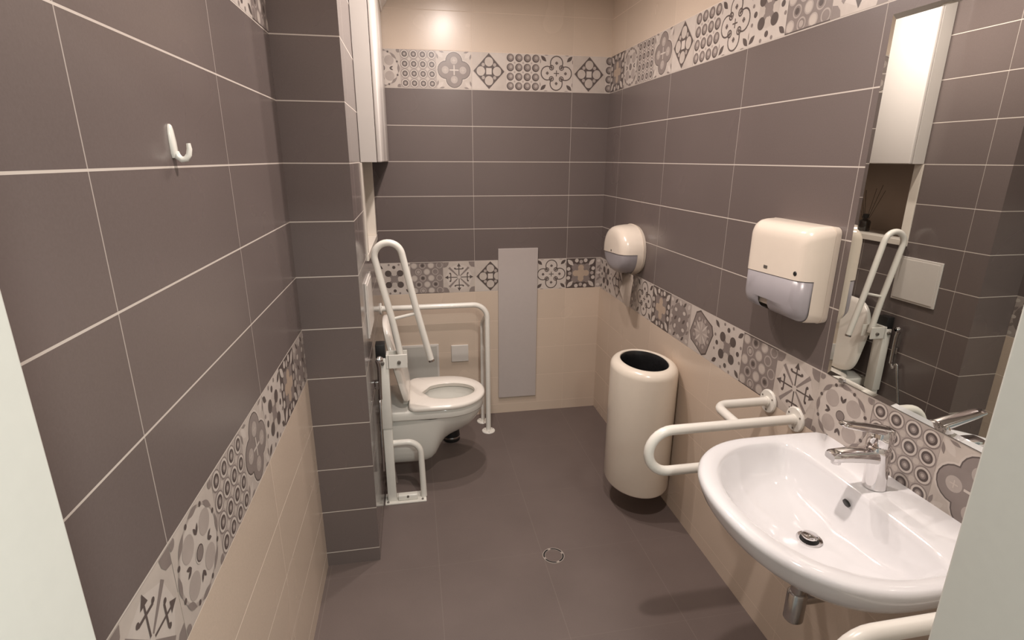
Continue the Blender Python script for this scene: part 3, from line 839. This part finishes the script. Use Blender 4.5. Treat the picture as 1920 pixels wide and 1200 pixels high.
# ------------------------------------------------------------------ wall mounted waste bin
BX, BY, BRX, BRY, B0_, B1_ = -.1535, -1.100, .152, .190, .131, .770
t = empty('waste_bin', (BX, BY, B0_), 'tall oval cream waste bin with open top fixed to the wall below the tissue dispenser', 'bin')
def oval(i, z, N=72): return [Vector((BX+(BRX-i)*math.cos(2*PI*k/N), BY+(BRY-i)*math.sin(2*PI*k/N), z)) for k in range(N)]
bm = new()
pf = [(.014, B0_), (.004, B0_+.004), (0, B0_+.014), (0, B1_-.040)]
for k in range(1, 11):
    a = PI/2*k/10; pf.append((.040-.040*math.cos(a), B1_-.040+.040*math.sin(a)))
pf += [(.044, B1_-.001), (.047, B1_-.006), (.048, B1_-.03), (.040, B1_-.05)]
loft(bm, [oval(i, z) for i, z in pf], True, False); obj('body', fix(bm), M['cream_metal'], t, 35)
bm = new(); loft(bm, [oval(.0475, B1_-.004), oval(.050, B1_-.008), oval(.053, B1_-.05), oval(.042, B1_-.11), oval(.05, B1_-.34)], False, True); obj('liner', fix(bm), M['liner'], t, 60)

# ------------------------------------------------------------------ jumbo tissue roll dispenser
def disp_section(x, i, cy, hw, z0, z1, N=72, sq=2.3):
    """rounded outline seen from the front (normal -x): arched top, flatter bottom"""
    zc = z0+(z1-z0)*.47; out = []
    for k in range(N):
        a = 2*PI*k/N; c, s = math.cos(a), math.sin(a)
        n = sq
        h = (z1-zc-i) if s >= 0 else (zc-z0-i)
        out.append(Vector((x, cy+(hw-i)*math.copysign(abs(c)**(2/n), c), zc+h*math.copysign(abs(s)**(2/n), s))))
    return out
def split(bm_src, zfun, upper):
    b = bm_src.copy()
    g = b.verts[:]+b.edges[:]+b.faces[:]
    co, no = zfun
    bmesh.ops.bisect_plane(b, geom=g, plane_co=co, plane_no=no, clear_inner=upper, clear_outer=not upper)
    return b
PCY, PHW, PZ0, PZ1, PD = -.528, .1725, 1.068, 1.345, .132
t = empty('tissue_roll_dispenser', (0, PCY, PZ0), 'rounded cream jumbo tissue roll dispenser on the right wall near the back corner', 'dispenser')
bm = new()
loft(bm, [disp_section(-.001, .006, PCY, PHW, PZ0, PZ1), disp_section(-.016, .001, PCY, PHW, PZ0, PZ1)]); obj('back_plate', fix(bm), M['plastic'], t, 35)
bm = new()
R5 = [(-.017, .004), (-.05, .005), (-.09, .010), (-.108, .016), (-.120, .026), (-.128, .042), (-.132, .065)]
loft(bm, [disp_section(x, i, PCY, PHW, PZ0, PZ1) for x, i in R5], True, True)
zf = (Vector((-.06, PCY, 1.190)), Vector((0, .06, 1)).normalized())
xf = (Vector((-.048, 0, 0)), Vector((1, 0, 0)))
u_ = split(bm, zf, True); l0 = split(bm, zf, False); bm.free()
l_ = split(l0, xf, False); k_ = split(l0, xf, True); l0.free()
cov = obj('cover', fix(u_), M['plastic'], t, 35)
obj('lower_rim', fix(k_), M['plastic'], cov, 35)
for v in l_.verts:
    v.co = Vector((v.co.x*.975, PCY+(v.co.y-PCY)*.985, 1.2+(v.co.z-1.2)*.985))
obj('window', fix(l_), M['smoke'], t, 35)
bm = new(); box(bm, (-.131, PCY-.006, 1.198), (-.1335, PCY+.006, 1.206), .0006); obj('badge', bm, M['screw'], t)
bm = new()
pts = []
ys = [PCY-.158, PCY-.112, PCY-.075, PCY-.040, PCY-.005]; bot = [.915, .905, .915, .945, .975]
g0 = [[bm.verts.new((-.062+.004*math.sin(j*1.7+k), y, zt)) for k, y in enumerate(ys)] for j, zt in enumerate((1.09, 1.06, 1.035))]
g1 = [bm.verts.new((-.070, y, b_)) for y, b_ in zip(ys, bot)]
for v in g1: v.co.y += .004*math.sin(v.co.y*90)
rows = g0+[g1]
for r0, r1 in zip(rows, rows[1:]):
    for k in range(len(ys)-1): bm.faces.new((r0[k], r0[k+1], r1[k+1], r1[k]))
ext = bmesh.ops.solidify(bm, geom=bm.faces[:], thickness=.0012)
obj('tissue_sheet', fix(bm), M['paper'], t, 60)

# ------------------------------------------------------------------ folded towel dispenser
QY0, QY1, QZ0, QZ1, QD = -2.004, -1.702, 1.208, 1.503, .104
t = empty('paper_towel_dispenser', (0, (QY0+QY1)/2, QZ0), 'square cream paper towel dispenser with grey lower half left of the mirror', 'dispenser')
def rrect(x, i, r, N=12):
    out = []
    y0, y1, z0, z1 = QY0+i, QY1-i, QZ0+i, QZ1-i
    r = max(.002, r)
    for cx, cz, a0 in ((y1-r, z1-r, 0), (y0+r, z1-r, PI/2), (y0+r, z0+r, PI), (y1-r, z0+r, 3*PI/2)):
        for k in range(N+1): a = a0+PI/2*k/N; out.append(Vector((x, cx+r*math.cos(a), cz+r*math.sin(a))))
    return out
bm = new(); loft(bm, [rrect(-.001, .004, .02), rrect(-.020, .002, .024)]); obj('back_plate', fix(bm), M['plastic'], t, 35)
bm = new()
prof = [(-.021, .002, .03), (-.055, .003, .034), (-.075, .006, .036), (-.088, .012, .036), (-.096, .020, .034), (-.102, .032, .030), (-.104, .050, .026)]
loft(bm, [rrect(x, i, r) for x, i, r in prof], True, True)
zf = (Vector((-.06, -1.85, 1.338)), Vector((0, .035, 1)).normalized())
xf = (Vector((-.066, 0, 0)), Vector((1, 0, 0)))
u_ = split(bm, zf, True); l0 = split(bm, zf, False); bm.free()
l_ = split(l0, xf, False); k_ = split(l0, xf, True); l0.free()
cov = obj('cover', fix(u_), M['plastic'], t, 35)
obj('lower_rim', fix(k_), M['plastic'], cov, 35)
# notch cut in the bottom of the window, where the towels come out
def notch(b, y0, y1, zt):
    for co, no in (((0, y0, 0), (0, 1, 0)), ((0, y1, 0), (0, 1, 0)), ((0, 0, zt), (0, 0, 1))):
        bmesh.ops.bisect_plane(b, geom=b.verts[:]+b.edges[:]+b.faces[:], plane_co=co, plane_no=no)
    kill = [f for f in b.faces if y0 < f.calc_center_median().y < y1 and f.calc_center_median().z < zt]
    bmesh.ops.delete(b, geom=kill, context='FACES')
for v in l_.verts: v.co = Vector((v.co.x*.985, -1.853+(v.co.y+1.853)*.992, 1.33+(v.co.z-1.33)*.99))
notch(l_, -1.852, -1.804, 1.256)
bmesh.ops.recalc_face_normals(l_, faces=l_.faces)
ob = obj('window', l_, M['smoke'], t, 35)
md = ob.modifiers.new('thickness', 'SOLIDIFY'); md.thickness = .002; md.offset = -1
bm = new(); lathe(bm, [(0, -.0015), (.006, -.0012), (.0075, .001)], (-.1035, -1.962, 1.362), 'x', 20); obj('lock', fix(bm), M['black'], t, 30)
bm = new(); box(bm, (-.1055, -1.834, 1.352), (-.1035, -1.816, 1.362), .0008); obj('badge', bm, M['screw'], t)
bm = new(); box(bm, (-.092, -1.90, 1.235), (-.03, -1.78, 1.30), .004); obj('towel_stack', bm, M['paper'], t)

# ------------------------------------------------------------------ washbasin
SYC, SZ = -2.358, .886
t = empty('washbasin', (0, SYC, .60), 'wide white ceramic washbasin on the right wall below the mirror', 'washbasin')
NB = 96
def polar(poly, c, N=NB):
    """radial resample of a closed polygon round centre c"""
    out = []
    for k in range(N):
        a = 2*PI*k/N; dx, dy = math.cos(a), math.sin(a); best = None
        for i in range(len(poly)):
            x0, y0 = poly[i][0]-c[0], poly[i][1]-c[1]; x1, y1 = poly[(i+1) % len(poly)][0]-c[0], poly[(i+1) % len(poly)][1]-c[1]
            ex, ey = x1-x0, y1-y0; den = dx*ey-dy*ex
            if abs(den) < 1e-12: continue
            tt = (x0*ey-y0*ex)/den; s = (x0*dy-y0*dx)/den
            if tt > 0 and -1e-6 <= s <= 1+1e-6 and (best is None or tt > best): best = tt
        out.append((c[0]+dx*best, c[1]+dy*best))
    return out
def outline(front, hw, n=2.3, back=-.001, xm=-.24):
    pts = []
    for k in range(61):
        a = -PI/2+PI*k/60
        pts.append((xm-(-front+xm)*max(0.0, math.cos(a))**(2/n), SYC+hw*math.copysign(abs(math.sin(a))**(2/n), math.sin(a))))
    r = .02
    pts += [(xm*.5, SYC+hw), (back-r, SYC+hw-.003), (back-.3*r, SYC+hw-.008), (back, SYC+hw-r), (back, SYC), (back, SYC-hw+r), (back-.3*r, SYC-hw+.008), (back-r, SYC-hw+.003), (xm*.5, SYC-hw)]
    return pts
CC = (-.25, SYC)
def oring(z, front, hw, back=-.001): return [Vector((x, y, z)) for x, y in polar(outline(front, hw, back=back), CC)]
def bowl_outline(xb, xf, hw, n=2.6):
    """basin opening: nearly straight back edge, rounded front"""
    pts = []
    xm = xb-.10
    for k in range(61):
        a = -PI/2+PI*k/60
        pts.append((xm-(xm-xf)*max(0.0, math.cos(a))**(2/2.15), SYC+hw*math.copysign(abs(math.sin(a))**(2/2.15), math.sin(a))))
    for k in range(1, 40):
        a = PI/2+PI*k/40
        pts.append((xm-(xb-xm)*math.cos(a)/abs(math.cos(a))*abs(math.cos(a))**(2/7.5) if abs(math.cos(a)) > 1e-9 else xm, SYC+hw*math.copysign(abs(math.sin(a))**(2/5.0), math.sin(a))))
    return pts
def bring(z, xb, xf, hw): return [Vector((x, y, z)) for x, y in polar(bowl_outline(xb, xf, hw), CC)]
def cring(z, r, cx): return [Vector((cx+r*math.cos(2*PI*k/NB), SYC+r*math.sin(2*PI*k/NB), z)) for k in range(NB)]
bm = new()
DRX = -.258
rings = [oring(.700, -.285, .06, -.12), oring(.715, -.305, .10, -.09), oring(.740, -.36, .165, -.04), oring(.768, -.420, .225, -.012), oring(.798, -.468, .268, -.003), oring(.820, -.492, .288), oring(.838, -.503, .299), oring(.868, -.514, .310), oring(.879, -.513, .309), oring(.8855, -.507, .304), oring(.887, -.499, .298)]
inner = [bring(.8855, -.128, -.476, .274), bring(.881, -.134, -.468, .268), bring(.870, -.139, -.459, .262), bring(.848, -.146, -.445, .251), bring(.82, -.156, -.420, .230), bring(.795, -.170, -.390, .200), bring(.776, -.194, -.345, .145)]
inner += [cring(.766, .045, DRX), cring(.7635, .026, DRX)]
loft(bm, rings+inner, True, True)
obj('basin', fix(bm), M['ceramic'], t, 50)
bm = new(); lathe(bm, [(.0, .7657), (.027, .7657), (.0305, .7672), (.0300, .7640)], (DRX, SYC, 0), n=32); obj('drain_ring', fix(bm), M['chrome'], t, 30)
bm = new(); lathe(bm, [(.0, .7662), (.0225, .7662)], (DRX, SYC, 0), n=32); obj('drain_gap', bm, M['black'], t)
bm = new(); lathe(bm, [(.0, .7815), (.014, .7810), (.0195, .7785), (.0195, .775), (.006, .773), (.006, .766)], (DRX, SYC, 0), n=28); obj('plug', fix(bm), M['chrome'], t, 35)
bm = new(); lathe(bm, [(0, -.0035), (.0090, -.0035), (.0105, -.0028), (.0108, .002)], (-.1510, SYC+.018, .846), 'x', 24)
bmesh.ops.rotate(bm, verts=bm.verts, cent=(-.1510, SYC+.018, .846), matrix=Matrix.Rotation(math.radians(-22), 3, 'Y'))
obj('overflow_hole', fix(bm), M['black'], t, 30)
bm = new(); lathe(bm, [(0, .515), (.020, .515), (.0245, .520), (.0245, .60), (.021, .605), (.018, .607), (.018, .68)], (-.262, SYC, 0), n=24)
obj('waste_trap', fix(bm), M['dull_chrome'], t, 35)
bm = new(); tube(bm, [(-.262, SYC, .575), (-.001, SYC, .575)], .014, 14); lathe(bm, [(0, -.001), (.028, -.001), (.027, -.008), (.015, -.010)], (0, SYC, .575), 'x', 20); obj('waste_pipe', fix(bm), M['dull_chrome'], t, 35)

# ------------------------------------------------------------------ tap
FX, FYY = -.078, -2.338
t = empty('basin_mixer_tap', (FX, FYY, SZ+.001), 'chrome single lever mixer tap on the ledge of the washbasin', 'tap')
bm = new()
rg = []
for z, cx, a_, b_ in ((.8875, -.078, .028, .027), (.892, -.078, .028, .027), (.90, -.079, .0265, .026), (.93, -.081, .0255, .0255), (.96, -.084, .0265, .026), (.985, -.087, .0275, .0265), (1.0, -.089, .027, .0265), (1.004, -.089, .024, .024)):
    rg.append([Vector((cx+a_*math.cos(2*PI*k/32), FYY+b_*math.sin(2*PI*k/32), z)) for k in range(32)])
loft(bm, rg)
obj('body', fix(bm), M['chrome'], t, 40)
bm = new(); rg = []
for x, hw_, zt, zb in ((-.085, .023, .994, .955), (-.12, .022, .998, .964), (-.16, .021, 1.000, .970), (-.195, .0205, 1.000, .974), (-.218, .0195, .999, .976), (-.226, .016, .996, .979)):
    pts = []
    for k in range(20):
        a = 2*PI*k/20; c, s = math.cos(a), math.sin(a)
        pts.append(Vector((x, FYY+hw_*math.copysign(abs(c)**.5, c), (zt+zb)/2+(zt-zb)/2*math.copysign(abs(s)**.5, s))))
    rg.append(pts)
loft(bm, rg); lathe(bm, [(0, .966), (.011, .966), (.012, .976)], (-.205, FYY, 0), n=20); obj('spout', fix(bm), M['chrome'], t, 40)
bm = new(); lathe(bm, [(.024, 1.004), (.0245, 1.006), (.0255, 1.02), (.0255, 1.040), (.022, 1.050), (.010, 1.054), (0, 1.0545)], (-.084, FYY, 0), n=32); obj('cartridge_cap', fix(bm), M['chrome'], t, 40)
bm = new(); rg = []
for x, hw_, zc, th in ((-.080, .021, 1.044, .020), (-.11, .020, 1.051, .019), (-.15, .018, 1.060, .016), (-.19, .0165, 1.069, .013), (-.206, .015, 1.0725, .011), (-.210, .010, 1.073, .007)):
    pts = []
    for k in range(16):
        a = 2*PI*k/16; c, s = math.cos(a), math.sin(a)
        pts.append(Vector((x, FYY+hw_*math.copysign(abs(c)**.6, c), zc+th*math.copysign(abs(s)**.6, s)*.5)))
    rg.append(pts)
loft(bm, rg); obj('lever', fix(bm), M['chrome'], t, 40)

# ------------------------------------------------------------------ the two basin grab rails
def basin_rail(ya, yb, label, z=.870):
    t = empty('basin_grab_rail', (0, yb, z), label, 'grab rail', 'grab rails either side of the washbasin')
    R = .0162
    xo = -.508; zl = z-.145
    arc = [Vector((xo+.0725-.0725*math.sin(PI*k/14), yb, z-.0725+.0725*math.cos(PI*k/14))) for k in range(15)]
    pth = [Vector((-.003, yb, z))]+arc+[Vector((-.06, yb, zl)), Vector((-.003, yb, zl))]
    bm = new(); tube(bm, pth, R, 18); obj('main_tube', bm, M['white_paint'], t, 50)
    bm = new(); tube(bm, fillet_path([(-.003, ya, z), (-.205, ya, z), (-.212, yb, z)], .045, 8), R*.95, 16); obj('side_tube', bm, M['white_paint'], t, 50)
    flange('wall_flange', (-.0005, yb, z), 'x', t, .042, .008, -1)
    flange('wall_flange', (-.0005, ya, z), 'x', t, .042, .008, -1)
    flange('wall_flange', (-.0005, yb, zl), 'x', t, .030, .007, -1)
basin_rail(-1.803, -1.944, 'white bent tube grab rail on the far side of the washbasin next to the bin')
basin_rail(-2.862, -2.722, 'white bent tube grab rail on the near side of the washbasin by the doorway', .880)
